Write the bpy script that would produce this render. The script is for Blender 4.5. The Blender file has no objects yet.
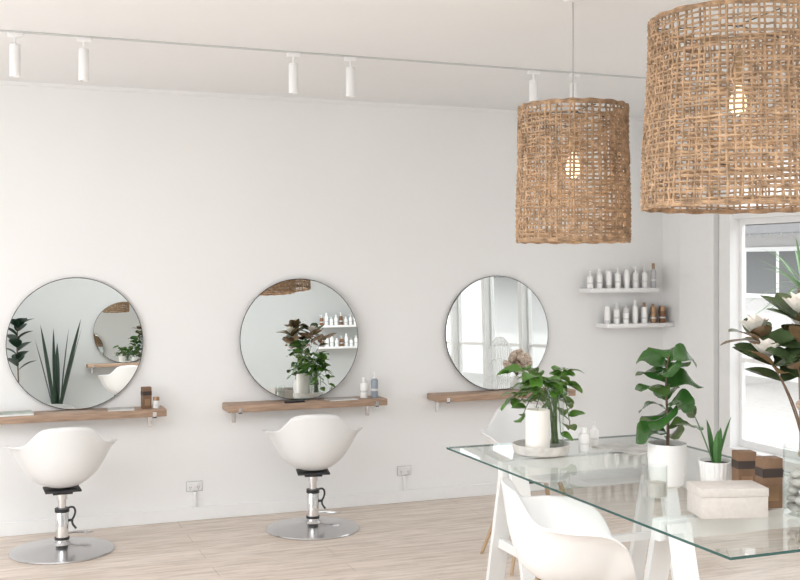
import bpy, bmesh, math, random
from mathutils import Vector, Matrix
R=math.radians; PI=math.pi
C=bpy.context.scene.collection
F=1084.0; CZ=1.65; TH=R(21.3)
rv=Vector((math.cos(TH),-math.sin(TH),0)); fv=Vector((math.sin(TH),math.cos(TH),0))
# ---------------------------------------------------------------- materials
def newmat(n):
    m=bpy.data.materials.new(n); m.use_nodes=True
    return m,m.node_tree.nodes,m.node_tree.links,m.node_tree.nodes['Principled BSDF']
def mat(n,col,rough=.5,metal=0,var=.06,scale=20,bump=0,emis=None,es=0,coat=0,stretch=None,sss=0):
    m,N,L,b=newmat(n)
    b.inputs['Roughness'].default_value=rough; b.inputs['Metallic'].default_value=metal
    if coat: b.inputs['Coat Weight'].default_value=coat
    tc=N.new('ShaderNodeTexCoord'); no=N.new('ShaderNodeTexNoise'); no.inputs['Scale'].default_value=scale; no.inputs['Detail'].default_value=5
    if stretch:
        mp=N.new('ShaderNodeMapping'); mp.inputs['Scale'].default_value=stretch
        L.new(tc.outputs['Object'],mp.inputs[0]); L.new(mp.outputs[0],no.inputs['Vector'])
    else: L.new(tc.outputs['Object'],no.inputs['Vector'])
    cr=N.new('ShaderNodeValToRGB')
    cr.color_ramp.elements[0].position=.3; cr.color_ramp.elements[1].position=.7
    cr.color_ramp.elements[0].color=[max(0,c*(1-var)) for c in col]+[1]
    cr.color_ramp.elements[1].color=[min(1,c*(1+var)) for c in col]+[1]
    L.new(no.outputs['Fac'],cr.inputs[0]); L.new(cr.outputs[0],b.inputs['Base Color'])
    if bump:
        bp=N.new('ShaderNodeBump'); bp.inputs['Strength'].default_value=bump; bp.inputs['Distance'].default_value=.01
        L.new(no.outputs['Fac'],bp.inputs['Height']); L.new(bp.outputs[0],b.inputs['Normal'])
    if emis:
        b.inputs['Emission Color'].default_value=list(emis)+[1]; b.inputs['Emission Strength'].default_value=es
    return m
def glassmat(n,tint=(1,1,1),ior=1.45,k=1.0):
    m,N,L,b=newmat(n); N.remove(b)
    out=N['Material Output']; tr=N.new('ShaderNodeBsdfTransparent'); tr.inputs[0].default_value=list(tint)+[1]
    gl=N.new('ShaderNodeBsdfGlossy'); gl.inputs['Roughness'].default_value=0
    fr=N.new('ShaderNodeFresnel'); fr.inputs[0].default_value=ior
    ge=N.new('ShaderNodeNewGeometry'); iv=N.new('ShaderNodeMath'); iv.operation='SUBTRACT'; iv.inputs[0].default_value=1; iv.use_clamp=True
    mu=N.new('ShaderNodeMath'); mu.operation='MULTIPLY'
    m2=N.new('ShaderNodeMath'); m2.operation='MULTIPLY'; m2.use_clamp=True; m2.inputs[1].default_value=k
    L.new(ge.outputs['Backfacing'],iv.inputs[1]); L.new(iv.outputs[0],mu.inputs[0]); L.new(fr.outputs[0],mu.inputs[1]); L.new(mu.outputs[0],m2.inputs[0])
    mx=N.new('ShaderNodeMixShader'); L.new(m2.outputs[0],mx.inputs[0])
    L.new(tr.outputs[0],mx.inputs[1]); L.new(gl.outputs[0],mx.inputs[2]); L.new(mx.outputs[0],out.inputs[0])
    return m
def twoside(n,top,under,rough=.35):
    m,N,L,b=newmat(n); b.inputs['Roughness'].default_value=rough
    g=N.new('ShaderNodeNewGeometry'); mx=N.new('ShaderNodeMix'); mx.data_type='RGBA'
    no=N.new('ShaderNodeTexNoise'); no.inputs['Scale'].default_value=18
    hs=N.new('ShaderNodeHueSaturation'); mr=N.new('ShaderNodeMapRange'); mr.inputs[3].default_value=.6; mr.inputs[4].default_value=1.4
    mx.inputs[6].default_value=list(top)+[1]; mx.inputs[7].default_value=list(under)+[1]
    L.new(g.outputs['Backfacing'],mx.inputs[0]); L.new(mx.outputs[2],hs.inputs['Color'])
    tc=N.new('ShaderNodeTexCoord'); L.new(tc.outputs['Object'],no.inputs['Vector'])
    L.new(no.outputs['Fac'],mr.inputs[0]); L.new(mr.outputs[0],hs.inputs['Value']); L.new(hs.outputs[0],b.inputs['Base Color'])
    return m
M={}
M['wall']=mat('wall_paint',(.868,.867,.862),.6,var=.01,scale=1.5)
M['wallgrey']=mat('grey_wall_paint',(.50,.515,.51),.6,var=.01,scale=1.5)
M['ceil']=mat('ceiling_paint',(.857,.859,.860),.7,var=.01,scale=1.2)
M['trim']=mat('trim_paint',(.87,.87,.865),.4,var=.01)
M['white']=mat('white_plastic',(.79,.79,.785),.3,var=.01,scale=4)
M['whitemetal']=mat('white_powder_coat',(.88,.88,.88),.4,var=.01)
M['whitewood']=mat('white_painted_wood',(.81,.81,.805),.4,var=.015,scale=8,stretch=(1,1,.2))
M['track']=mat('track_metal',(.60,.62,.61),.4,var=.03)
M['ceramic']=mat('white_ceramic',(.84,.83,.82),.25,var=.02,scale=6)
M['bottlewhite']=mat('white_bottle_plastic',(.93,.925,.91),.35,var=.01,scale=6)
M['plaster']=mat('grey_stone',(.62,.60,.57),.7,var=.15,scale=25,bump=.2)
M['candle']=mat('candle_wax',(.88,.85,.80),.5,var=.02,scale=5)
M['chrome']=mat('chrome',(.76,.76,.77),.10,1,var=.03,scale=5)
M['steel']=mat('brushed_steel',(.60,.60,.61),.2,1,var=.06,scale=6)
M['black']=mat('black_rubber',(.02,.02,.022),.45,var=.2)
M['darkmetal']=mat('dark_rim_metal',(.09,.085,.08),.35,.6,var=.1)
M['oak']=mat('oak_shelf',(.39,.265,.185),.5,var=.22,scale=6,stretch=(1.5,14,14),bump=.05)
M['legwood']=mat('pale_dowel_wood',(.5,.35,.22),.5,var=.15,scale=6,stretch=(8,8,1))
M['rattan']=mat('rattan_cord',(.365,.242,.147),.75,var=.45,scale=30,bump=.4)
M['cord']=mat('grey_cord',(.45,.44,.43),.6)
M['socket']=mat('brass_socket',(.5,.35,.2),.4,.7)
M['bulb']=mat('warm_bulb',(1,.85,.6),.3,emis=(1,.78,.50),es=1.6)
M['kraft']=mat('brown_carton',(.20,.115,.065),.6,var=.12,scale=14)
M['kraftdark']=mat('dark_print',(.045,.03,.025),.6)
M['linen']=mat('pale_linen_box',(.55,.51,.475),.8,var=.05,scale=60,bump=.15)
M['amber']=mat('amber_bottle',(.20,.09,.04),.25,var=.1)
M['gold']=mat('bronze_cap',(.35,.22,.13),.35,.6)
M['greyplastic']=mat('grey_print',(.48,.48,.49),.5)
M['lightprint']=mat('light_print',(.70,.70,.69),.5)
M['slate']=mat('blue_grey_bottle',(.28,.33,.38),.3)
M['paper']=mat('paper',(.8,.79,.77),.7)
M['cover']=mat('magazine_cover',(.5,.49,.47),.35,var=.4,scale=9)
M['cover2']=mat('magazine_cover_green',(.35,.42,.36),.35,var=.5,scale=9)
M['soil']=mat('potting_soil',(.05,.035,.025),.9,var=.4,scale=60,bump=.5)
M['stem']=mat('green_stem',(.10,.17,.05),.5)
M['bark']=mat('brown_bark',(.14,.09,.06),.8,var=.3,bump=.4)
M['fig']=twoside('fig_leaf',(.034,.108,.022),(.10,.19,.05),.17)
M['pothos']=twoside('pothos_leaf',(.085,.21,.03),(.15,.28,.06),.3)
M['aloe']=twoside('succulent_leaf',(.07,.18,.05),(.07,.18,.05),.4)
M['yucca']=twoside('yucca_leaf',(.16,.26,.13),(.16,.26,.13),.5)
M['snake']=twoside('snake_plant_leaf',(.010,.033,.018),(.010,.033,.018),.4)
M['magnolia']=twoside('magnolia_leaf',(.055,.088,.035),(.19,.12,.065),.25)
M['petal']=mat('magnolia_petal',(.86,.81,.74),.5,var=.03)
M['dried']=mat('dried_flower',(.66,.52,.42),.95,var=.3,scale=60,bump=.8)
M['pebble']=mat('pebble',(.42,.40,.38),.5,var=.35,scale=7)
M['glass']=glassmat('clear_glass',(.965,.98,.972),1.5,1.3)
M['tableglass']=glassmat('table_glass',(.965,.985,.978),1.45,.95)
M['pane']=glassmat('window_glass',(.98,.99,.99),1.2,.6)
M['edge']=mat('green_glass_edge',(.03,.09,.08),.1,var=.2,scale=6)
M['asphalt']=mat('street',(.36,.345,.33),.8,var=.1)
M['facade']=mat('facade_render',(.56,.55,.54),.8,var=.04)
M['awn']=mat('grey_awning',(.17,.17,.17),.9)
M['darkglass']=mat('dark_window',(.17,.175,.175),.6)
def mirror_mat():
    m,N,L,b=newmat('mirror_silver'); b.inputs['Metallic'].default_value=1; b.inputs['Roughness'].default_value=0.0
    b.inputs['Base Color'].default_value=(.80,.82,.81,1); return m
M['mirror']=mirror_mat()
def floor_mat():
    m,N,L,b=newmat('whitewashed_planks'); b.inputs['Roughness'].default_value=.40
    tc=N.new('ShaderNodeTexCoord'); br=N.new('ShaderNodeTexBrick')
    br.inputs['Scale'].default_value=1; br.inputs['Brick Width'].default_value=1.9; br.inputs['Row Height'].default_value=.19
    br.inputs['Mortar Size'].default_value=.0018; br.inputs['Mortar Smooth'].default_value=.3; br.offset=.37
    br.inputs['Color1'].default_value=(.80,.705,.63,1); br.inputs['Color2'].default_value=(.72,.625,.545,1); br.inputs['Mortar'].default_value=(.46,.375,.31,1)
    L.new(tc.outputs['Object'],br.inputs['Vector'])
    mp=N.new('ShaderNodeMapping'); mp.inputs['Scale'].default_value=(1.2,11,1); no=N.new('ShaderNodeTexNoise'); no.inputs['Scale'].default_value=2.6; no.inputs['Detail'].default_value=9; no.inputs['Roughness'].default_value=.7; no.inputs['Distortion'].default_value=.5
    L.new(tc.outputs['Object'],mp.inputs[0]); L.new(mp.outputs[0],no.inputs['Vector'])
    cr=N.new('ShaderNodeValToRGB'); cr.color_ramp.elements[0].position=.36; cr.color_ramp.elements[0].color=(.70,.655,.61,1); cr.color_ramp.elements[1].position=.58; cr.color_ramp.elements[1].color=(1.03,1.03,1.03,1)
    L.new(no.outputs['Fac'],cr.inputs[0])
    mx=N.new('ShaderNodeMix'); mx.data_type='RGBA'; mx.blend_type='MULTIPLY'; mx.inputs[0].default_value=.85
    L.new(br.outputs['Color'],mx.inputs[6]); L.new(cr.outputs[0],mx.inputs[7]); L.new(mx.outputs[2],b.inputs['Base Color'])
    return m
M['floor']=floor_mat()
# ---------------------------------------------------------------- mesh helpers
def obj(name,bm,m,parent=None,smooth=True,loc=None):
    me=bpy.data.meshes.new(name); bm.normal_update(); bm.to_mesh(me); bm.free()
    for k in (m if isinstance(m,(list,tuple)) else [m]): me.materials.append(M[k])
    if smooth:
        for p in me.polygons: p.use_smooth=True
        me.set_sharp_from_angle(angle=R(38))
    o=bpy.data.objects.new(name,me); C.objects.link(o)
    if parent: o.parent=parent
    if loc: o.location=loc
    return o
def tag(o,label,cat,group=None,kind=None):
    o['label']=label; o['category']=cat
    if group: o['group']=group
    if kind: o['kind']=kind
    return o
def thing(name,label,cat,loc=(0,0,0),rz=0,group=None):
    o=bpy.data.objects.new(name,None); C.objects.link(o); o.empty_display_size=.1
    o.location=loc; o.rotation_euler=(0,0,rz); tag(o,label,cat,group); return o
def struct(name,bm,m,parent=None,smooth=False):
    o=obj(name,bm,m,parent,smooth)
    if not parent: o['kind']='structure'
    return o
def copy_tree(o,parent=None):
    c=o.copy(); C.objects.link(c)
    if parent: c.parent=parent
    for ch in list(o.children): copy_tree(ch,c)
    return c
def dup(o,loc,rz,label,group=None):
    c=copy_tree(o); c.location=loc; c.rotation_euler=(0,0,rz); c['label']=label
    if group: c['group']=group
    return c
def box(bm,x0,x1,y0,y1,z0,z1,bev=0):
    r=bmesh.ops.create_cube(bm,size=1)
    bmesh.ops.scale(bm,vec=(x1-x0,y1-y0,z1-z0),verts=r['verts'])
    bmesh.ops.translate(bm,vec=((x0+x1)/2,(y0+y1)/2,(z0+z1)/2),verts=r['verts'])
    if bev:
        es=list({e for v in r['verts'] for e in v.link_edges})
        bmesh.ops.bevel(bm,geom=es,offset=bev,segments=2,affect='EDGES',profile=.5)
    return bm
def B(*a,**k): return box(bmesh.new(),*a,**k)
def lathe(prof,seg=40,bm=None,cx=0,cy=0,rf=None):
    bm=bm or bmesh.new(); rings=[]
    for r,z in prof:
        if r<1e-6: rings.append([bm.verts.new((cx,cy,z))])
        else: rings.append([bm.verts.new((cx+(r*(rf(a) if rf else 1))*math.cos(a),cy+(r*(rf(a) if rf else 1))*math.sin(a),z)) for a in [2*PI*i/seg for i in range(seg)]])
    for A,Bq in zip(rings,rings[1:]):
        if len(A)==1 and len(Bq)==1: continue
        for i in range(seg):
            j=(i+1)%seg
            if len(A)==1: bm.faces.new((A[0],Bq[j],Bq[i]))
            elif len(Bq)==1: bm.faces.new((A[i],A[j],Bq[0]))
            else: bm.faces.new((A[i],A[j],Bq[j],Bq[i]))
    bmesh.ops.recalc_face_normals(bm,faces=bm.faces)
    return bm
def tube(bm,pts,r,sides=6,closed=False,cap=True):
    pts=[Vector(p) for p in pts]; n=len(pts); rings=[]; prev=None
    for i,p in enumerate(pts):
        if closed: t=pts[(i+1)%n]-pts[i-1]
        else: t=pts[min(i+1,n-1)]-pts[max(i-1,0)]
        t.normalize()
        if prev is None:
            a=Vector((0,0,1)) if abs(t.z)<.9 else Vector((1,0,0)); u=t.cross(a).normalized()
        else:
            u=prev-t*prev.dot(t); u.normalize()
        prev=u; w=t.cross(u); rr=r[i] if isinstance(r,(list,tuple)) else r
        rings.append([bm.verts.new(p+(u*math.cos(2*PI*k/sides)+w*math.sin(2*PI*k/sides))*rr) for k in range(sides)])
    m=n if closed else n-1
    for i in range(m):
        A=rings[i]; D=rings[(i+1)%n]
        for k in range(sides):
            l=(k+1)%sides; bm.faces.new((A[k],A[l],D[l],D[k]))
    if cap and not closed:
        bm.faces.new(rings[0][::-1]); bm.faces.new(rings[-1])
    return bm
def bar(bm,p0,p1,w,h,side=Vector((1,0,0))):
    p0=Vector(p0);p1=Vector(p1); d=(p1-p0).normalized(); s=(side-d*side.dot(d)).normalized(); n=d.cross(s)
    vs=[]
    for p in (p0,p1):
        vs.append([bm.verts.new(p+s*a*w/2+n*b*h/2) for a,b in ((-1,-1),(1,-1),(1,1),(-1,1))])
    A,D=vs
    for k in range(4): bm.faces.new((A[k],A[(k+1)%4],D[(k+1)%4],D[k]))
    bm.faces.new(A[::-1]); bm.faces.new(D); bmesh.ops.recalc_face_normals(bm,faces=bm.faces)
    return bm
def bez(p,n=12):
    P=[Vector(q) for q in p]; o=[]
    for i in range(n+1):
        t=i/n; u=1-t; o.append(P[0]*u**3+P[1]*3*u*u*t+P[2]*3*u*t*t+P[3]*t**3)
    return o
ell=lambda t: math.sin(PI*min(1,max(0,t)))**.75
fid=lambda t: (math.sin(PI*t**1.2)**.6)*(.78+.3*t) if 0<t<1 else 0
hrt=lambda t: 1.75*(t**.42)*((1-t)**.75) if 0<t<1 else 0
bld=lambda t: (.75+.5*t-.25*t*t)*(1-t**4) 
def leaf(bm,base,d,L,W,prof,droop=.3,fold=.15,wave=0,n=8,roll=0,ph=0):
    d=Vector(d).normalized(); z=Vector((0,0,1)); s=d.cross(z)
    if s.length<.15: s=Vector((math.cos(ph*3),math.sin(ph*3),0)); s=(s-d*s.dot(d))
    s.normalize(); s=Matrix.Rotation(roll,3,d)@s
    p=Vector(base); rows=[]
    for i in range(n+1):
        t=i/n; dd=(d-z*droop*t*1.2).normalized(); nr=s.cross(dd).normalized(); w=prof(t)*W/2+.0004
        row=[]
        for k in (-1,-.5,0,.5,1):
            q=p+s*w*k+nr*(fold*abs(k)*w+wave*math.sin(t*11+ph+k*2)*abs(k)*w)
            row.append(bm.verts.new(q))
        rows.append(row); p=p+dd*L/n
    for A,D in zip(rows,rows[1:]):
        for k in range(4): bm.faces.new((A[k],A[k+1],D[k+1],D[k]))
# ================================================================= SETTING
WY=7.02; OY=-1.0; LX=-3.2; RX=4.9; CH=2.77
struct('floor',B(LX-.1,RX+.12,OY-.1,WY+.1,-.1,0),'floor')
struct('ceiling',B(LX-.1,RX+.12,OY-.1,WY+.1,CH,CH+.1),'ceil')
struct('wall_back',B(LX-.1,RX+.12,WY,WY+.1,0,CH),'wall')
struct('wall_front',B(LX-.1,RX+.12,OY-.1,OY,0,CH),'wallgrey')
struct('wall_left',B(LX-.1,LX,OY,WY,0,CH),'wall')
W0,W1,WZ0,WZ1=.6,6.28,.32,2.42
bm=B(RX,RX+.12,W1,WY,0,CH); box(bm,RX,RX+.12,OY,W0,0,CH); box(bm,RX,RX+.12,W0,W1,0,WZ0); box(bm,RX,RX+.12,W0,W1,WZ1,CH)
struct('wall_right',bm,'wall')
struct('baseboard_back',B(LX,RX,WY-.016,WY,0,.085,bev=.004),'trim')
struct('baseboard_right',B(RX-.016,RX,OY,WY-.016,0,.085,bev=.004),'trim')
struct('trim_1',B(LX,RX,WY-.02,WY,CH-.022,CH),'trim')
struct('trim_2',B(RX-.05,RX,W1+.06,W1+.46,.086,CH-.001,bev=.006),'trim')
bm=bmesh.new(); x0,x1=RX-.02,RX+.09
nb=7; bw=(W1-W0)/nb; ys=[W0+i*bw for i in range(nb+1)]
box(bm,x0-.02,x1,W1-.11,W1,WZ0,WZ1); box(bm,x0-.02,x1,W0,W0+.11,WZ0,WZ1)
box(bm,x0-.02,x1,W0,W1,WZ1-.08,WZ1); box(bm,x0-.04,x1,W0,W1,WZ0,WZ0+.07)
for y in ys[1:-1]: box(bm,x0,x1,y-.035,y+.035,WZ0+.07,WZ1-.08)
box(bm,x0+.01,x1-.01,W0+.1,W1-.1,1.97,2.03)
win=struct('window_1',bm,'trim')
for i in range(nb):
    a=ys[i]+(.11 if i==0 else .035); b=ys[i+1]-(.11 if i==nb-1 else .035)
    obj('pane',B(RX+.05,RX+.056,a,b,WZ0+.07,1.97),'pane',win,False)
    obj('pane',B(RX+.05,RX+.056,a,b,2.03,WZ1-.08),'pane',win,False)
    s_=bmesh.new()
    for (p,q,u,v) in ((a,a+.025,WZ0+.07,1.97),(b-.025,b,WZ0+.07,1.97),(a+.025,b-.025,WZ0+.07,WZ0+.12),(a+.025,b-.025,1.93,1.97),(a+.025,b-.025,.98,1.01)): box(s_,RX+.04,RX+.07,p,q,u,v)
    obj('sash',s_,'trim',win,False)
# ================================================================= STATIONS
SHZ=.752; SHT=.045; SHD=.2
def make_shelf(label,x,w,y=WY,s=-1):
    t=thing('styling_shelf',label,'shelf',(x,y,SHZ),0,'styling shelves')
    y0,y1=(-SHD,-.001) if s<0 else (.001,SHD)
    obj('board',B(-w/2,w/2,y0,y1,-SHT,0,bev=.004),'oak',t)
    for q in (-1,1):
        xx=q*(w/2-.075); bm=B(xx-.012,xx+.012,y0-.004 if s<0 else y0,y1 if s<0 else y1+.004,-SHT-.006,-SHT)
        yy=(y0-.004,y0) if s<0 else (y1,y1+.004)
        box(bm,xx-.012,xx+.012,yy[0],yy[1],-SHT-.006,-SHT+.03)
        yb=(-.005,-.001) if s<0 else (.001,.005)
        box(bm,xx-.012,xx+.012,yb[0],yb[1],-SHT-.09,-SHT-.006)
        obj('bracket',bm,'steel',t)
    return t
make_shelf('oak wall shelf cut by the left edge of the photo, under the leftmost round mirror',.56,1.08)
make_shelf('oak wall shelf under the middle round mirror, holding two bottles at its right end',2.03,1.08)
make_shelf('oak wall shelf under the right round mirror, half hidden by the trailing plant',3.48,1.08)
MR=.41
def make_mirror(label,x,tilt,y=WY-.004,s=-1,yaw=0,r=MR,zb=SHZ+.001):
    off=2*r*math.sin(tilt)+.014+r*abs(math.sin(yaw))
    t=thing('round_mirror',label,'mirror',(x,y+s*off,zb),0,'round mirrors')
    t.rotation_euler=(-tilt if s<0 else tilt,0,yaw)
    bm=lathe([(0,-.012),(r-.002,-.012),(r,-.010),(r,.0),(r-.003,.0015),(r-.004,0.0),(0,0)],96)
    bmesh.ops.rotate(bm,cent=(0,0,0),matrix=Matrix.Rotation(PI/2 if s<0 else -PI/2,3,'X'),verts=bm.verts)
    bmesh.ops.translate(bm,vec=(0,0,r),verts=bm.verts); obj('rim',bm,'darkmetal',t)
    bm=lathe([(0,.0008),(r-.004,.0008)],96)
    for f in bm.faces: 
        if f.normal.z<0: f.normal_flip()
    bmesh.ops.rotate(bm,cent=(0,0,0),matrix=Matrix.Rotation(PI/2 if s<0 else -PI/2,3,'X'),verts=bm.verts)
    bmesh.ops.translate(bm,vec=(0,0,r),verts=bm.verts); obj('mirror_glass',bm,'mirror',t,False)
    return t
make_mirror('leftmost large round mirror, above the first white salon chair',.57,R(1.5))
make_mirror('middle large round mirror reflecting a woven shade, above the second salon chair',2.00,R(3.4),yaw=R(-2.6),r=.404)
make_mirror('right large round mirror reflecting the shop windows',3.48,R(1.5))
# ---------------------------------------------------------------- chairs
def interp(keys,a):
    ks=keys
    for (i,k0),k1 in zip(enumerate(ks),ks[1:]):
        if k0[0]<=a<=k1[0]:
            t=(a-k0[0])/(k1[0]-k0[0]); km=ks[i-1] if i>0 else ks[1]; kp=ks[i+2] if i+2<len(ks) else ks[-2]
            out=[]
            for j in range(1,len(k0)):
                p0,p1,p2,p3=km[j],k0[j],k1[j],kp[j]
                out.append(.5*((2*p1)+(-p0+p2)*t+(2*p0-5*p1+4*p2-p3)*t*t+(-p0+3*p1-3*p2+p3)*t**3))
            return out
SK=[(0,.235,.030,.0),(25,.250,.036,.0),(42,.280,.090,.3),(58,.304,.190,.8),(74,.312,.238,.85),(96,.310,.250,.88),(112,.292,.255,.75),(125,.270,.268,.45),(136,.257,.312,.18),(146,.252,.352,.04),(160,.250,.368,0),(180,.248,.372,0)]
def shell_bm():
    bm=bmesh.new(); nphi=108; nv=22; c=bm.verts.new((0,0,0)); cols=[]
    for i in range(nphi):
        a=360*i/nphi; aa=a if a<=180 else 360-a; r,z,f=interp(SK,aa); f=max(0,min(1,f))
        fr=max(0,1-aa/45)
        P=[Vector((0,0)),
           Vector(((.86-.12*f-.21*fr)*r,-.008)),
           Vector(((.88-.13*f-.06*fr)*r,(.45+.55*f)*z*(1-fr)+.028*fr)),
           Vector((r,z-.025*fr))]
        col=[]
        for k in range(1,nv+1):
            t=k/nv; u=1-t; q=P[0]*u**3+P[1]*3*u*u*t+P[2]*3*u*t*t+P[3]*t**3
            col.append(bm.verts.new((q.x*math.sin(R(a)),q.x*math.cos(R(a)),q.y)))
        cols.append(col)
    for i in range(nphi):
        A=cols[i]; D=cols[(i+1)%nphi]; bm.faces.new((c,D[0],A[0]))
        for k in range(nv-1): bm.faces.new((A[k],D[k],D[k+1],A[k+1]))
    bmesh.ops.recalc_face_normals(bm,faces=bm.faces)
    return bm
def add_shell(t,z,name='seat_shell'):
    o=obj(name,shell_bm(),'white',t); o.location=(0,0,z)
    for p in o.data.polygons: p.use_smooth=True
    s=o.modifiers.new('s','SOLIDIFY'); s.thickness=.007; s.offset=0
    return o
def salon_chair(label,loc,rz):
    t=thing('salon_chair',label,'salon chair',loc,rz,'white hydraulic salon chairs')
    add_shell(t,.376)
    bm=B(-.10,.10,-.085,.085,.352,.364,bev=.003); box(bm,-.055,.055,-.05,.05,.335,.352,bev=.003); obj('seat_plate',bm,'black',t)
    obj('base_disc',lathe([(0,0),(.288,0),(.292,.006),(.288,.012),(.20,.024),(.10,.034),(.06,.045),(.05,.06),(0,.06)],72),'steel',t)
    obj('lower_column',lathe([(0,.058),(.037,.058),(.037,.225),(.034,.232),(0,.232)],32),'chrome',t)
    obj('piston',lathe([(0,.23),(.024,.23),(.024,.30),(.030,.302),(.030,.336),(0,.336)],28),'chrome',t)
    obj('upper_collar',lathe([(0,.228),(.041,.228),(.041,.25),(0,.25)],28),'black',t)
    obj('lower_collar',lathe([(0,.07),(.042,.07),(.042,.085),(0,.085)],28),'black',t)
    bm=bmesh.new(); tube(bm,bez([(.03,0,.245),(.075,.0,.27),(.085,0,.22),(.058,0,.18)]),.006,8); tube(bm,bez([(.058,0,.18),(.05,0,.15),(.07,-.01,.14),(.075,-.02,.13)]),.006,8)
    tube(bm,[(.036,0,.175),(.062,0,.175)],.008,8); obj('hydraulic_hose',bm,'black',t)
    bm=bmesh.new(); tube(bm,bez([(.03,.01,.10),(.07,.04,.10),(.10,.07,.085),(.15,.10,.075)]),.008,8); bar(bm,(.135,.09,.074),(.18,.12,.070),.035,.012); obj('pump_pedal',bm,'chrome',t)
    return t
sc=salon_chair('white moulded salon chair on a chrome disc, in front of the leftmost mirror',(.455,6.53,0),R(2))
dup(sc,(1.954,6.51,0),R(-12),'white moulded salon chair on a chrome disc, in front of the middle mirror')
def table_chair(label,loc,rz):
    t=thing('armchair',label,'chair',loc,rz,'white moulded armchairs at the glass table')
    add_shell(t,.475)
    bm=B(-.09,.09,-.09,.09,.450,.462,bev=.003); obj('seat_plate',bm,'black',t)
    for sx in (-1,1):
        for sy in (-1,1):
            bm=bmesh.new(); tube(bm,[(sx*.235,sy*.225,0),(sx*.10,sy*.10,.455)],[.009,.014],12); obj('leg',bm,'legwood',t)
    bm=bmesh.new()
    for p,q in (((-.2,-.19,.12),(.13,.13,.35)),((.2,-.19,.12),(-.13,.13,.35))): tube(bm,[p,q],.004,6)
    obj('cross_brace',bm,'black',t)
    return t
tc_=table_chair('white moulded armchair at the near left side of the glass table',(2.05,3.53,0),R(-112))
dup(tc_,(2.90,5.36,0),R(175),'white moulded armchair at the far end of the glass table, behind the trailing plant')
# ================================================================= GLASS TABLE
TX0,TX1,TY0,TY1=2.16,3.30,2.74,4.91; TZ=.75
bm=B(0,TX1-TX0,0,TY1-TY0,-.010,0,bev=.0012)
for f in bm.faces:
    if abs(f.normal.z)<.5: f.material_index=1
gt=obj('glass_tabletop',bm,['tableglass','edge'],None,False,(TX0,TY0,TZ))
tag(gt,'large clear glass table top with a green edge, resting on white trestles','table top')
def trestle(label,y):
    t=thing('trestle',label,'trestle',(2.73,y,0),0,'white trestles under the glass table top')
    obj('beam',B(-.47,.47,-.022,.022,.665,.739,bev=.003),'whitewood',t,False)
    for sx in (-1,1):
        for sy in (-1,1):
            bm=bmesh.new(); bar(bm,(sx*.40,sy*.225,0.004),(sx*.40,sy*.04,.728),.085,.028); obj('leg',bm,'whitewood',t,False)
        obj('side_brace',B(sx*.40-.012,sx*.40+.012,-.135,.135,.30,.345),'whitewood',t,False)
    obj('shelf_rail',B(-.36,.36,-.012,.012,.305,.34),'whitewood',t,False)
    return t
trestle('white wooden trestle under the far end of the glass table',4.52)
trestle('white wooden trestle under the near end of the glass table, right of the armchair',3.28)
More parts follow.
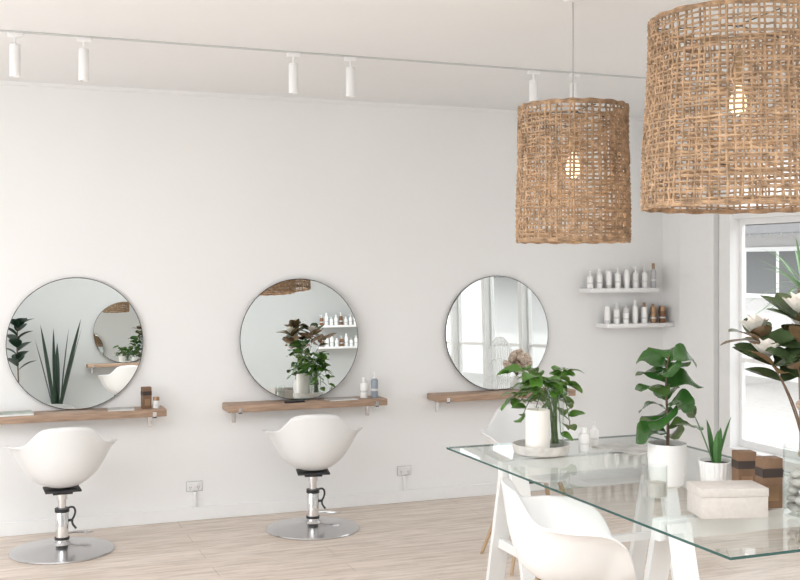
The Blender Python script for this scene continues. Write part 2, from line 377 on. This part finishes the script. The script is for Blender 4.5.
# ================================================================= PENDANTS
def pendant(label,loc,Rb,H,nv,nh,seed,tap,drop):
    rnd=random.Random(seed); zb=loc[2]
    t=thing('pendant_lamp',label,'pendant lamp',loc,0,'woven pendant lamps')
    def rad(z): u=z/H; return Rb*(1-tap*u+.010*math.sin(u*PI*2))
    def ring(z0,r,dr,amp,seg=120):
        p1,p2=rnd.uniform(0,6),rnd.uniform(0,6); q=[]
        for i in range(seg):
            a=2*PI*i/seg; z=z0+amp*math.sin(2*a+p1)+amp*.6*math.sin(5*a+p2)+rnd.gauss(0,.001)
            z=max(0,min(H,z)); rr=rad(z)+dr*math.sin(a*nv/2)
            q.append((rr*math.cos(a),rr*math.sin(a),z))
        tube(bm,q,r,5,closed=True)
    bm=bmesh.new()
    for j in range(nh):
        z=H*(j+.5)/nh+rnd.uniform(-.2,.2)*H/nh
        ring(z,rnd.uniform(.0036,.0054),(.004 if j%2 else -.004),rnd.uniform(.001,.004))
    for j in range(nv):
        a0=2*PI*(j+rnd.uniform(-.22,.22))/nv; ph=rnd.uniform(0,6); am=rnd.uniform(.004,.012); sl=rnd.uniform(-.03,.03); q=[]
        for i in range(27):
            z=H*i/26; a=a0+am*math.sin(z*rnd.uniform(16,19)+ph)+sl*(z/H-.5)
            rr=rad(z)+.003*math.cos(i*PI+j*PI); q.append((rr*math.cos(a),rr*math.sin(a),z))
        tube(bm,q,rnd.uniform(.0036,.0056),5)
    for j in range(nv//5):
        a0=rnd.uniform(0,2*PI); z0=rnd.uniform(.02,H*.8); dz=rnd.uniform(.05,.15); da=rnd.uniform(-.4,.4); q=[]
        for i in range(13):
            u=i/12; z=min(H,z0+dz*u); a=a0+da*u+.02*math.sin(u*8); rr=rad(z)+.006; q.append((rr*math.cos(a),rr*math.sin(a),z))
        tube(bm,q,rnd.uniform(.0018,.0028),5)
    obj('woven_shade',bm,'rattan',t)
    for zz in (0,H):
        bm=bmesh.new()
        for k in range(4): 
            tube(bm,[((rad(zz)+.003*math.sin(a*23+k*1.6))*math.cos(a),(rad(zz)+.003*math.sin(a*23+k*1.6))*math.sin(a),zz+(.004*k if zz==0 else -.004*k)+.002*math.sin(a*17+k)) for a in [2*PI*i/120 for i in range(120)]],.0036,5,closed=True)
        obj('rim',bm,'rattan',t)
    bm=bmesh.new(); zt=H-.02
    for k in range(3):
        a=2*PI*k/3+.4; tube(bm,[(0.018*math.cos(a),.018*math.sin(a),zt),(rad(zt)*math.cos(a),rad(zt)*math.sin(a),zt)],.0025,6)
    tube(bm,[(.02*math.cos(a),.02*math.sin(a),zt) for a in [2*PI*i/20 for i in range(20)]],.003,6,closed=True)
    obj('shade_spider',bm,'darkmetal',t)
    zc=H-drop
    obj('lamp_socket',lathe([(0,zc),(.018,zc),(.022,zc+.02),(.022,zc+.09),(.012,zc+.11),(.006,zc+.12),(0,zc+.12)],24),'socket',t)
    obj('bulb',lathe([(0,zc-.105),(.012,zc-.103),(.026,zc-.088),(.031,zc-.066),(.027,zc-.042),(.017,zc-.02),(.014,zc),(0,zc)],24),'bulb',t)
    bm=bmesh.new(); tube(bm,[(0,0,zc+.115),(0,0,CH-zb-.02)],.003,8); obj('hanging_cord',bm,'cord',t)
    obj('ceiling_rose',lathe([(0,CH-zb-.03),(.03,CH-zb-.03),(.05,CH-zb-.012),(.05,CH-zb-.001),(0,CH-zb-.001)],32),'whitemetal',t)
    lp=bpy.data.lights.new('bulb_glow','POINT'); lp.energy=2.0; lp.color=(1,.82,.62); lp.shadow_soft_size=.03
    lo_=bpy.data.objects.new('bulb_glow',lp); C.objects.link(lo_); lo_.parent=t; lo_.location=(0,0,zc-.15)
    return t
def ray(px,Z): 
    k=(px-400)/F; v=(fv+rv*k)*Z; return v.x,v.y
x,y=ray(573,4.50)
pendant('smaller woven rattan pendant shade hanging over the far end of the glass table',(x,y,1.746),.230,.560,58,32,5,.03,.19)
x,y=ray(738,3.84)
pendant('larger woven rattan pendant shade at the top right corner of the photo',(x,y,1.850),.331,.670,80,38,9,.075,.235)
# ================================================================= TRACK LIGHTS
TYY=5.5
t=thing('lighting_track','long thin ceiling track running parallel to the wall, carrying the spotlights','light track',(0,TYY,CH))
obj('rail',B(-2.4,3.78,-.009,.009,-.008,-.0005),'track',t,False)
obj('end_cap',B(3.78,3.80,-.011,.011,-.010,-.0005),'whitemetal',t,False)
def spot(label,x):
    t=thing('track_spotlight',label,'spotlight',(x,TYY,CH-.0085),0,'white track spotlights')
    obj('adaptor',B(-.035,.035,-.012,.012,-.022,0,bev=.003),'whitemetal',t)
    bm=bmesh.new(); tube(bm,[(0,0,-.02),(0,0,-.07)],.006,10); obj('stem',bm,'whitemetal',t)
    obj('lamp_housing',lathe([(0,-.055),(.022,-.055),(.025,-.060),(.025,-.210),(.022,-.212),(.020,-.196),(0,-.196)],32),'whitemetal',t)
    obj('lens',lathe([(0,-.199),(.019,-.199)],24),'glass',t,False)
    return t
s0=spot('white cylinder spotlight on the ceiling track, leftmost of all',.168)
for x,l in ((.485,'white cylinder spotlight on the ceiling track, second from the left'),(1.545,'white cylinder spotlight on the ceiling track, third from the left'),(1.86,'white cylinder spotlight on the ceiling track, fourth from the left'),(2.965,'white cylinder spotlight on the ceiling track, just left of the smaller woven shade'),(3.23,'white cylinder spotlight on the ceiling track, behind the cord of the smaller woven shade')):
    dup(s0,(x,TYY,CH-.0085),0,l)
# ================================================================= OUTLETS
def outlet(label,x):
    t=thing('power_outlet',label,'power outlet',(x,WY,.220),0,'double wall power outlets')
    obj('face_plate',B(-.0525,.0525,-.008,-.0005,-.0325,.0325,bev=.003),'greyplastic',t)
    obj('cover',B(-.050,.050,-.012,-.007,-.030,.030,bev=.003),'white',t)
    for s in (-1,1):
        c=s*.026
        bm=B(c-.006,c-.004,-.0130,-.0118,-.010,-.002); box(bm,c+.004,c+.006,-.0130,-.0118,-.010,-.002); box(bm,c-.001,c+.001,-.0130,-.0118,-.022,-.014); obj('socket_slots',bm,'black',t,False)
        obj('rocker',B(c-.006,c+.006,-.015,-.0118,.008,.020,bev=.001),'white',t)
    obj('conduit',B(-.010,.010,-.022,-.0005,-.134,-.034,bev=.002),'whitemetal',t)
    return t
o1=outlet('white double power outlet on the wall between the two salon chairs',1.307)
dup(o1,(2.767,WY,.220),0,'white double power outlet on the wall right of the second salon chair')
# ================================================================= BOTTLES
def bottle(label,loc,h,r,body='bottlewhite',cap='bottlewhite',kind='cap',group=None,name='bottle',band=True):
    t=thing(name,label,'jar' if kind=='jar' else 'bottle',loc,0,group)
    if kind=='jar':
        obj('body',lathe([(0,0),(r*.94,0),(r,.004),(r,h*.68),(r*.94,h*.7),(0,h*.7)],28),body,t)
        obj('lid',lathe([(0,h*.7),(r*1.0,h*.7),(r*1.0,h*.97),(r*.95,h),(0,h)],28),cap,t)
    elif kind=='tube':
        obj('body',lathe([(0,h*.2),(r*.9,h*.2),(r,h*.3),(r*.95,h*.7),(r*.7,h*.98),(0,h)],28),body,t)
        obj('lid',lathe([(0,0),(r*.8,0),(r*.84,h*.2),(0,h*.2)],28),cap,t)
    elif kind=='pump':
        hb=h*.74
        obj('body',lathe([(0,0),(r*.94,0),(r,.004),(r,hb*.88),(r*.8,hb*.96),(r*.4,hb),(0,hb)],28),body,t)
        bm=lathe([(0,hb),(r*.42,hb),(r*.42,hb+h*.07),(r*.15,hb+h*.08),(r*.15,h*.95),(r*.3,h*.95),(r*.3,h),(0,h)],20)
        box(bm,-r*1.2,0,-r*.15,r*.15,h*.955,h*.99); obj('pump',bm,cap,t)
    else:
        hb=h*.76
        obj('body',lathe([(0,0),(r*.94,0),(r,.004),(r,hb*.86),(r*.85,hb*.95),(r*.5,hb),(0,hb)],28),body,t)
        obj('lid',lathe([(0,hb),(r*.52,hb),(r*.5,h*.99),(r*.45,h),(0,h)],20),cap,t)
    if band and kind!='tube':
        obj('printed_label',lathe([(r*1.012,h*.27),(r*1.012,h*.36)],28),'lightprint',t)
    return t
def wshelf(label,x0,x1,z):
    t=obj('wall_shelf',B(x0,x1,WY-.16,WY-.0005,z-.03,z,bev=.002),'trim'); tag(t,label,'shelf','small white wall shelves'); return t
wshelf('upper small white wall shelf crowded with bottles, near the window',4.165,4.76,1.478)
wshelf('lower small white wall shelf crowded with bottles, near the window',4.31,4.89,1.215)
ordn=['first','second','third','fourth','fifth','sixth','seventh','eighth','ninth','tenth','eleventh','twelfth','thirteenth','fourteenth','fifteenth','sixteenth']
kn={'cap':'capped bottle','pump':'pump bottle','tube':'squeeze tube','jar':'jar'}
cn={'bottlewhite':'white','ceramic':'off-white','greyplastic':'grey','amber':'brown','slate':'blue-grey','kraft':'brown','gold':'bronze'}
w_='bottlewhite'
up=[(.12,w_,'lightprint','cap',.021),(.125,w_,w_,'cap',.022),(.13,w_,w_,'pump',.021),(.145,w_,w_,'cap',.023),(.12,w_,'lightprint','tube',.021),(.13,w_,w_,'jar',.023),(.15,w_,w_,'pump',.021),(.11,w_,'lightprint','jar',.022),(.135,w_,w_,'tube',.022),(.14,w_,w_,'cap',.022),(.16,'ceramic',w_,'pump',.022),(.13,'ceramic','gold','cap',.022),(.155,'ceramic','lightprint','cap',.022),(.135,'gold','gold','cap',.022),(.185,'greyplastic','gold','cap',.021)]
for i,(h,b,c,k,r) in enumerate(up):
    bottle('%s %s, %s from the left on the upper small wall shelf'%(cn[b],kn[k],ordn[i]),(4.19+i*.0390,WY-.085+(.032 if i%2 else -.032),1.4785),h,r,b,c,k,'bottles on the upper wall shelf')
lo=[(.13,w_,'lightprint','tube',.022),(.12,w_,w_,'cap',.022),(.14,w_,'lightprint','cap',.021),(.15,w_,w_,'pump',.022),(.11,w_,'lightprint','jar',.023),(.13,w_,w_,'cap',.022),(.13,w_,w_,'tube',.022),(.17,w_,w_,'cap',.021),(.12,w_,w_,'jar',.022),(.15,'greyplastic','gold','cap',.022),(.12,'gold','gold','jar',.024),(.14,'ceramic','gold','cap',.022),(.125,'amber','gold','jar',.024),(.12,'amber','black','jar',.024)]
for i,(h,b,c,k,r) in enumerate(lo):
    bottle('%s %s, %s from the left on the lower small wall shelf'%(cn[b],kn[k],ordn[i]),(4.335+i*.0402,WY-.085+(.032 if i%2 else -.032),1.2155),h,r,b,c,k,'bottles on the lower wall shelf')
def carton(label,loc,w,d,h,rz=0,m='kraft',name='carton',band=True):
    t=thing(name,label,'box',loc,rz)
    obj('carton_body',B(-w/2,w/2,-d/2,d/2,0,h,bev=.0015),m,t)
    if band:
        obj('printed_band',B(-w/2-.0006,w/2+.0006,-d/2-.0006,d/2+.0006,h*.62,h*.80),'kraftdark',t,False)
        obj('printed_label',B(-w*.3,w*.3,-d/2-.0008,-d/2,h*.15,h*.45),'gold',t,False)
    return t
Z=SHZ+.0005
carton('small brown carton standing on the right end of the leftmost oak shelf',(.985,6.90,Z),.055,.045,.135,R(10))
bottle('short pale jar beside the brown carton on the leftmost oak shelf',(1.045,6.89,Z),.07,.02,'ceramic','gold','jar')
bottle('white capped bottle on the middle oak shelf',(2.435,6.92,Z),.14,.025,w_,w_,'cap')
bottle('taller blue-grey bottle at the right end of the middle oak shelf',(2.505,6.90,Z),.175,.024,'slate',w_,'pump')
def magazine(label,loc,w,d,rz,m='cover',th=.006):
    t=thing('magazine',label,'magazine',loc,rz)
    obj('pages',B(-w/2+.001,w/2-.002,-d/2+.001,d/2-.001,.0008,th-.0008),'paper',t,False)
    bm=B(-w/2,w/2,-d/2,d/2,th-.0008,th); box(bm,-w/2,w/2,-d/2,d/2,0,.0008); box(bm,-w/2,-w/2+.001,-d/2,d/2,.0008,th-.0008); obj('cover',bm,m,t,False)
    return t
magazine('magazine lying on the left end of the leftmost oak shelf',(.20,6.90,Z),.22,.16,R(4),'cover2',.012)
magazine('thin magazine lying on the leftmost oak shelf just left of the brown carton',(.83,6.90,Z),.16,.13,R(-5))
magazine('magazine lying on the middle oak shelf under its mirror',(2.26,6.875,Z),.2,.11,R(5))
t=thing('hair_comb','dark comb lying on the middle oak shelf','comb',(1.93,6.85,Z),R(12))
obj('spine',B(-.07,.07,-.012,.012,0,.012,bev=.003),'black',t)
bm=bmesh.new()
for i in range(26): box(bm,-.066+i*.005,-.064+i*.005,-.034,-.012,.003,.008)
obj('teeth',bm,'black',t,False)
# ================================================================= TABLE ITEMS
def onT(px,py):
    Zd=(CZ-TZ)*F/(py-265); x,y=ray(px,Zd); return (x,y,TZ+.0008)
tx,ty,tz=onT(541,453)
tr=obj('round_tray',lathe([(0,.012),(.118,.012),(.122,.03),(.130,.046),(.137,.046),(.137,.03),(.130,.004),(.124,0),(0,0)],56),'plaster',None,True,(tx,ty,tz))
tag(tr,'round grey stone tray under the white candle at the far left of the glass table','tray')
cv=Vector((tx,ty,0))-rv*.022-fv*.048; cx_,cy_=cv.x,cv.y
t=thing('pillar_candle','thick white pillar candle standing on the round stone tray','candle',(cx_,cy_,tz+.0125))
obj('wax',lathe([(0,.195),(.03,.196),(.05,.203),(.056,.20),(.058,.19),(.058,.004),(.054,0),(0,0)],40),'candle',t)
bm=bmesh.new(); tube(bm,[(0,0,.195),(.001,0,.205),(.004,0,.215)],.0014,6); obj('wick',bm,'black',t)
vv=Vector((tx,ty,0))+rv*.066+fv*.022; vx,vy=vv.x,vv.y
t=thing('trailing_plant','bushy bright green trailing plant in a tall clear glass cylinder behind the white candle','plant',(vx,vy,tz+.0125))
obj('glass_cylinder',lathe([(0,.0),(.042,0),(.047,.006),(.047,.30),(.0435,.30),(.0435,.01),(0,.01)],36),'glass',t)
rnd=random.Random(11); bmS=bmesh.new(); bmL=bmesh.new()
for i in range(28):
    a=2*PI*i/28+rnd.uniform(-.2,.2); rr=rnd.uniform(.06,.165); zt=rnd.uniform(.06,.28) if i%3 else rnd.uniform(.28,.375)
    e_=rv*(rr*math.cos(a)-.055)+fv*(rr*math.sin(a)+.02); e_.z=zt
    front=e_.dot(fv)<-.01
    if front and abs(e_.dot(rv)+.088)<.075 and zt<.25: continue
    if front and e_.dot(rv)>-.02 and zt<.25: continue
    m_=e_*.65; m_.z=max(zt+.06,.33)
    p=bez([(rnd.uniform(-.02,.02),rnd.uniform(-.02,.02),.03),(.01*math.cos(a),.01*math.sin(a),.29),m_,e_],14)
    tube(bmS,p,.0022,5)
    for j in (8,9,11,12,13,14):
        q=p[j]; b=a+rnd.uniform(-1.3,1.3); L=rnd.uniform(.06,.092)
        if math.hypot(q.x+vx-cx_,q.y+vy-cy_)<.10 and q.z<.29: continue
        leaf(bmL,q,(math.cos(b),math.sin(b),rnd.uniform(-.5,.5)),L,L*.82,hrt,droop=rnd.uniform(.3,1.1),fold=.2,wave=.05,ph=rnd.random()*6,roll=rnd.uniform(-.6,.6))
obj('stems',bmS,'stem',t); obj('foliage',bmL,'pothos',t)
for i,(px,py,h,r,k,l) in enumerate(((584,451,.115,.026,'cap','white capped bottle right of the trailing plant on the glass table, nearer one'),(594,446,.12,.024,'pump','white pump bottle right of the trailing plant on the glass table, farther one'))):
    bottle(l,onT(px,py),h,r,'ceramic',w_,k,'pair of white bottles on the glass table')
x,y,z=onT(628,449); magazine('open-faced pale magazine lying flat behind the fig pot on the glass table',(x,y,z),.21,.28,R(20),'cover')
# --- fiddle leaf fig
x,y,z=onT(667,486)
t=thing('fiddle_leaf_fig','fiddle leaf fig with big dark leaves in a round white pot on the glass table','plant',(x,y,z))
obj('pot',lathe([(0,0),(.055,0),(.066,.01),(.074,.06),(.078,.13),(.078,.175),(.072,.175),(.070,.15),(0,.15)],44),'ceramic',t)
obj('soil',lathe([(0,.158),(.069,.156)],30),'soil',t)
bm=bmesh.new(); st=bez([(0,0,.15),(.02,0,.28),(-.02,.01,.40),(.01,0,.53)],20); tube(bm,st,[.007-.0002*i for i in range(21)],8); bmL=bmesh.new(); rnd=random.Random(4)
for i in range(17):
    p=st[min(20,2+int(i*1.1))]; a=i*2.4+.6; e=.65+.05*i+rnd.uniform(-.1,.2); L=rnd.uniform(.13,.165)
    d=Vector((math.cos(a),math.sin(a),e)); q=p+d.normalized()*.006; tube(bm,[p,q],.0025,5)
    leaf(bmL,q,d,L,L*.90,fid,droop=rnd.uniform(1.0,1.6),fold=.12,wave=.16,n=14,ph=rnd.random()*6,roll=rnd.uniform(-.8,.8))
obj('stem',bm,'bark',t); obj('foliage',bmL,'fig',t)
t=thing('candle_jar','small clear glass candle jar standing in front of the fig pot','candle',onT(657,498))
obj('glass_jar',lathe([(0,0),(.036,0),(.040,.004),(.040,.125),(.037,.125),(.037,.008),(0,.008)],32),'glass',t)
obj('wax',lathe([(0,.009),(.036,.009),(.036,.06),(0,.06)],28),'linen',t)
# --- small plant
x,y,z=onT(716,490)
t=thing('potted_succulent','small green plant with a few upright blades in a ribbed white pot','plant',(x,y,z))
obj('pot',lathe([(0,0),(.05,0),(.056,.006),(.066,.10),(.068,.118),(.062,.118),(.058,.10),(0,.10)],96,rf=lambda a:1+.018*math.cos(a*24)),'ceramic',t)
obj('soil',lathe([(0,.108),(.057,.106)],24),'soil',t)
bmL=bmesh.new()
for a,e,L in ((PI*.93,2.8,.24),(0,4,.20),(.9,3,.15),(2.2,6,.18),(-1.8,4,.15)):
    leaf(bmL,(.012*math.cos(a),.012*math.sin(a),.10),rv*math.cos(a)+fv*math.sin(a)+Vector((0,0,e)),L,.036,bld,droop=.12,fold=.35,n=9,ph=a)
obj('leaf_rosette',bmL,'aloe',t)
# --- boxes
x,y,z=onT(744,495); carton('narrow brown carton on the glass table, left one of the two',(x,y,z),.075,.06,.172,R(-15))
x,y,z=onT(769,507); carton('brown carton on the glass table, nearer the pebble vase',(x,y,z),.078,.06,.185,R(-12))
x,y,z=onT(727,514)
t=thing('keepsake_box','low pale linen lidded box at the near end of the glass table','box',(x,y,z),R(-16))
obj('box_base',B(-.122,.122,-.073,.073,0,.075,bev=.001),'linen',t)
obj('box_lid',B(-.124,.124,-.075,.075,.0755,.105,bev=.001),'linen',t)
# --- vase with magnolia
V0=onT(809,517)
t=thing('magnolia_arrangement','glass cylinder vase of magnolia branches cut by the right edge of the photo','flower vase',V0)
obj('glass_vase',lathe([(0,0),(.082,0),(.088,.006),(.088,.25),(.084,.25),(.084,.012),(0,.012)],48),'glass',t)
rnd=random.Random(21); bmS=bmesh.new(); bmL=bmesh.new(); bl=[]
tipl=[(-.13,.0,.54),(-.16,.05,.62),(-.05,-.05,.70),(.12,-.03,.68),(.2,.06,.58),(.04,.13,.62),(-.06,-.03,.56)]
for n_,(a,b,h) in enumerate(tipl):
    tip=rv*a+fv*b+Vector((0,0,h)); s0_=-tip*.08; s0_.z=.02
    p=bez([s0_,Vector((0,0,.25)),tip*.5+rv*.03+Vector((0,0,.14)),tip],14); tube(bmS,p,[.0046-.00016*i for i in range(15)],7)
    ax=(p[-1]-p[-3]).normalized()
    for k in range(9):
        u=k*2.4+n_; q=p[-1] if k<6 else p[-3+(k%2)]
        side=Vector((math.cos(u),math.sin(u),rnd.uniform(0,.5))); d=ax*rnd.uniform(.1,.6)+side
        L=rnd.uniform(.13,.175)
        leaf(bmL,q,d,L,L*.47,ell,droop=rnd.uniform(.1,.5),fold=.2,n=10,ph=u,roll=rnd.uniform(-.9,.9))
    if n_ in (0,1,2,5): bl.append((p[-1]+ax*.03,ax))
obj('branches',bmS,'bark',t); obj('foliage',bmL,'magnolia',t)
for q,ax in bl:
    bm=bmesh.new()
    for k in range(10):
        a=k*2.4; e=.8 if k<6 else 2.2
        leaf(bm,q,(math.cos(a)+ax.x*.3,math.sin(a)+ax.y*.3,e),.08,.062,ell,droop=-.4,fold=.4,n=6,ph=a)
    obj('blossom',bm,'petal',t)
bm=bmesh.new(); rnd=random.Random(2)
for z_,cnt,rad_ in ((.032,7,.056),(.032,2,.018),(.064,7,.054),(.062,2,.02),(.096,7,.056),(.094,2,.018),(.126,7,.054),(.126,2,.02),(.152,5,.045)):
    off=rnd.random()*6
    for i in range(cnt):
        a=off+2*PI*i/cnt; r=bmesh.ops.create_icosphere(bm,subdivisions=2,radius=1)
        mt=Matrix.Translation((rad_*math.cos(a),rad_*math.sin(a),z_))@Matrix.Rotation(rnd.random()*6,4,'Z')@Matrix.Diagonal((rnd.uniform(.021,.025),rnd.uniform(.018,.022),rnd.uniform(.013,.017),1))
        bmesh.ops.transform(bm,matrix=mt,verts=r['verts'])
pb=obj('pebbles',bm,'pebble',None,True,V0); tag(pb,'grey river pebbles filling the bottom of the magnolia vase','pebbles',None,'stuff')
# ================================================================= BEHIND THE CAMERA (seen in the mirrors)
make_shelf('oak shelf on the opposite wall seen in the leftmost mirror',1.85,1.0,OY,1)
make_mirror('round mirror on the opposite wall seen in the leftmost mirror',1.85,R(1.5),OY+.004,1)
for i,zz in enumerate((1.42,1.72)):
    lv=('lower','upper')[i]
    t=obj('wall_shelf',B(3.75,4.45,OY+.0005,OY+.16,zz-.03,zz,bev=.002),'trim'); tag(t,lv+' white wall shelf of bottles on the opposite wall, in the middle mirror','shelf','white shelves on the opposite wall')
    for j in range(9):
        bottle('%s bottle, %s from the left, on the %s shelf in the middle mirror'%('white' if j%4 else 'brown',ordn[8-j],lv),(3.82+j*.07,OY+.08,zz+.0005),.12+.03*((j*7+i)%3),.026,w_ if j%4 else 'amber',w_,'cap' if j%2 else 'pump','bottles on the opposite wall')
dup(sc,(1.75,-.35,0),R(170),'white salon chair by the opposite wall, seen in the leftmost mirror')
def snake(label,loc,hh,seed,n=11):
    t=thing('snake_plant',label,'plant',loc)
    obj('pot',lathe([(0,0),(.10,0),(.115,.01),(.13,.18),(.132,.20),(.122,.20),(.118,.17),(0,.17)],40),'ceramic',t)
    obj('soil',lathe([(0,.185),(.117,.183)],24),'soil',t)
    bm=bmesh.new(); q=random.Random(seed)
    for i in range(n):
        a=i*2.4; leaf(bm,(.05*math.cos(a),.05*math.sin(a),.17),(math.cos(a),math.sin(a),q.uniform(3,8)),hh*q.uniform(.65,1),.075,bld,droop=.06,fold=.3,n=10,ph=a)
    obj('leaf_blades',bm,'snake',t)
snake('tall dark snake plant by the opposite wall, seen in the leftmost mirror',(.96,-.75,0),1.32,3,7)
t=thing('rubber_plant','dark broad-leaved plant in a white pot, seen at the left of the leftmost mirror','plant',(.48,-.68,0))
obj('pot',lathe([(0,0),(.12,0),(.14,.01),(.16,.30),(.15,.30),(.146,.26),(0,.26)],40),'ceramic',t)
bm=bmesh.new(); st=bez([(0,0,.26),(.03,0,.6),(-.03,.02,.9),(0,0,1.25)],20); tube(bm,st,.009,8); obj('stem',bm,'bark',t)
bmL=bmesh.new(); rnd=random.Random(6)
for i in range(15):
    a=i*2.4; leaf(bmL,st[min(20,9+i)],(math.cos(a),math.sin(a),.9),rnd.uniform(.22,.28),.16,ell,droop=.5,fold=.2,ph=a)
obj('foliage',bmL,'snake',t)
t=thing('wire_chair','white open wire chair beside the windows, seen in the right mirror','chair',(4.50,4.45,0),R(90))
bm=bmesh.new()
for i in range(15):
    u=-1+2*i/14; tube(bm,bez([(u*.22,.2,.43),(u*.24,-.1,.38),(u*.27,-.22,.45),(u*.24,-.26,1.08-.12*u*u)],10),.0055,5)
for k in range(9):
    P=[bez([(u*.22,.2,.43),(u*.24,-.1,.38),(u*.27,-.22,.45),(u*.24,-.26,1.08-.12*u*u)],8)[k] for u in [-1+2*i/10 for i in range(11)]]
    tube(bm,P,.0055,5)
obj('wire_seat',bm,'whitemetal',t)
for sx in (-1,1):
    for sy in (-1,1):
        bm=bmesh.new(); tube(bm,[(sx*.22,sy*.2-.02,0),(sx*.15,sy*.13-.02,.39)],.008,8); obj('leg',bm,'whitemetal',t)
t=thing('round_stool','small round wooden stool beside the windows, seen in the right mirror','stool',(4.64,5.02,0))
obj('seat',lathe([(0,.52),(.15,.52),(.155,.53),(.15,.55),(0,.55)],32),'legwood',t)
for k in range(3):
    a=k*2.09; bm=bmesh.new(); tube(bm,[(.15*math.cos(a),.15*math.sin(a),0),(.09*math.cos(a),.09*math.sin(a),.52)],.012,8); obj('leg',bm,'legwood',t)
t=thing('dried_flowers','vase of fluffy dried flowers on the stool, seen in the right mirror','flower vase',(4.64,5.02,.5505))
obj('vase',lathe([(0,0),(.05,0),(.07,.05),(.06,.12),(.03,.16),(.035,.18),(.03,.18),(0,.05)],32),'ceramic',t)
bm=bmesh.new(); bmh=bmesh.new(); rnd=random.Random(14)
for i in range(34):
    a=rnd.random()*6.3; rr=rnd.uniform(.01,.14); h=.20+.16*rnd.random()*(1-rr*3)+.05
    tube(bm,[(0,0,.10),(0,0,.18),(rr*math.cos(a),rr*math.sin(a),h)],.002,5)
    r=bmesh.ops.create_icosphere(bmh,subdivisions=2,radius=rnd.uniform(.025,.042))
    for v in r['verts']: v.co*=rnd.uniform(.8,1.2)
    bmesh.ops.translate(bmh,vec=(rr*math.cos(a),rr*math.sin(a),h),verts=r['verts'])
obj('stems',bm,'bark',t); obj('flower_heads',bmh,'dried',t)
# ================================================================= OUTSIDE
struct('ground_street',B(RX+.13,30,-14,34,-.2,-.12),'asphalt')
t=thing('building','pale building across the street with dark windows and a grey awning','building',(11.5,0,-.12))
obj('facade',B(0,3,-12,30,0,4.6),'facade',t,False)
for i,yy in enumerate((-6,-3.2,-.4,2.4,5.2,8,10.2,12.6,15.5,18.5)):
    f=B(-.05,0,yy,yy+1.6,1.25,2.05); w=obj('window',f,'trim',t,False)
    bm=B(-.06,-.05,yy+.08,yy+.76,1.32,1.98); box(bm,-.06,-.05,yy+.84,yy+1.52,1.32,1.98); obj('pane',bm,'darkglass',w,False)
bm=bmesh.new(); bar(bm,(-1.1,-10,2.28),(-1.1,28,2.28),.12,.06,Vector((0,0,1))); bar(bm,(-.55,-10,2.42),(-.55,28,2.42),.06,1.2,Vector((0,0,1)))
for i in range(110): 
    yy=-2+i*.22; v=[bm.verts.new((-1.12,yy+.11+.10*math.cos(a),2.225-.05*math.sin(a))) for a in [PI*k/8 for k in range(9)]]; bm.faces.new(v)
obj('awning',bm,'awn',t,False)
for yy in (4,7,10,13,16,19): obj('awning_post',B(-1.12,-1.04,yy,yy+.08,0,2.2),'awn',t,False)
x,y=ray(803,8.4)
t=thing('yucca','spiky yucca growing outside the shop window','plant',(x,y,-.12))
bm=bmesh.new(); tube(bm,bez([(0,0,0),(.05,0,.6),(-.03,0,1.1),(0,0,1.62)],12),.04,10); obj('trunk',bm,'bark',t)
bmL=bmesh.new(); rnd=random.Random(33)
for i in range(44):
    a=i*2.4; leaf(bmL,(0,0,1.60+rnd.uniform(-.06,.05)),(math.cos(a),math.sin(a),rnd.uniform(-.4,1.8)),rnd.uniform(.32,.5),.024,bld,droop=.45,fold=.3,n=7,ph=a)
obj('foliage',bmL,'yucca',t)
# ================================================================= LIGHT
w=bpy.data.worlds.new('w'); bpy.context.scene.world=w; w.use_nodes=True
N=w.node_tree.nodes; L=w.node_tree.links; bg=N['Background']
sky=N.new('ShaderNodeTexSky'); sky.sky_type='HOSEK_WILKIE'; sky.turbidity=6; sky.sun_direction=(-.5,.2,.8)
mx=N.new('ShaderNodeMix'); mx.data_type='RGBA'; mx.inputs[0].default_value=.85; mx.inputs[7].default_value=(.985,.99,1,1)
L.new(sky.outputs[0],mx.inputs[6]); L.new(mx.outputs[2],bg.inputs[0]); bg.inputs[1].default_value=3.6
def area(n,loc,rot,sx,sy,e,col=(1,1,1)):
    l=bpy.data.lights.new(n,'AREA'); l.shape='RECTANGLE'; l.size=sx; l.size_y=sy; l.energy=e; l.color=col
    o=bpy.data.objects.new(n,l); C.objects.link(o); o.location=loc; o.rotation_euler=rot; return o
area('added_ceiling_fill',(-.6,2.2,CH-.03),(0,0,0),3.0,3.2,112,(.94,.97,1))  # added soft fill under the ceiling, out of view; no fixture modelled there
area('added_ceiling_fill',(2.6,.8,CH-.03),(0,0,0),2.8,2.2,76,(.94,.97,1))  # second added fill lamp, also unseen, brightening the room from above
area('added_side_fill',(LX+.05,3.2,1.3),(0,R(-90),0),2.0,5.5,112,(.94,.97,1))  # added fill in front of the solid left wall, brightens room and ceiling
s=bpy.data.lights.new('sun','SUN'); s.energy=1.8; s.angle=R(3); so=bpy.data.objects.new('sun',s); C.objects.link(so); so.rotation_euler=Vector((.75,.15,-.8)).to_track_quat('-Z','Y').to_euler()
# ================================================================= CAMERA
cam=bpy.data.cameras.new('camera'); co=bpy.data.objects.new('camera',cam); C.objects.link(co)
co.location=(0,0,CZ); co.rotation_euler=(PI/2,0,-TH); cam.sensor_width=36; cam.sensor_fit='HORIZONTAL'; cam.lens=F/800*36
cam.shift_y=-25/800; cam.clip_start=.05; cam.clip_end=200
bpy.context.scene.camera=co
vs=bpy.context.scene.view_settings; vs.view_transform='Standard'; vs.look='None'; vs.exposure=0
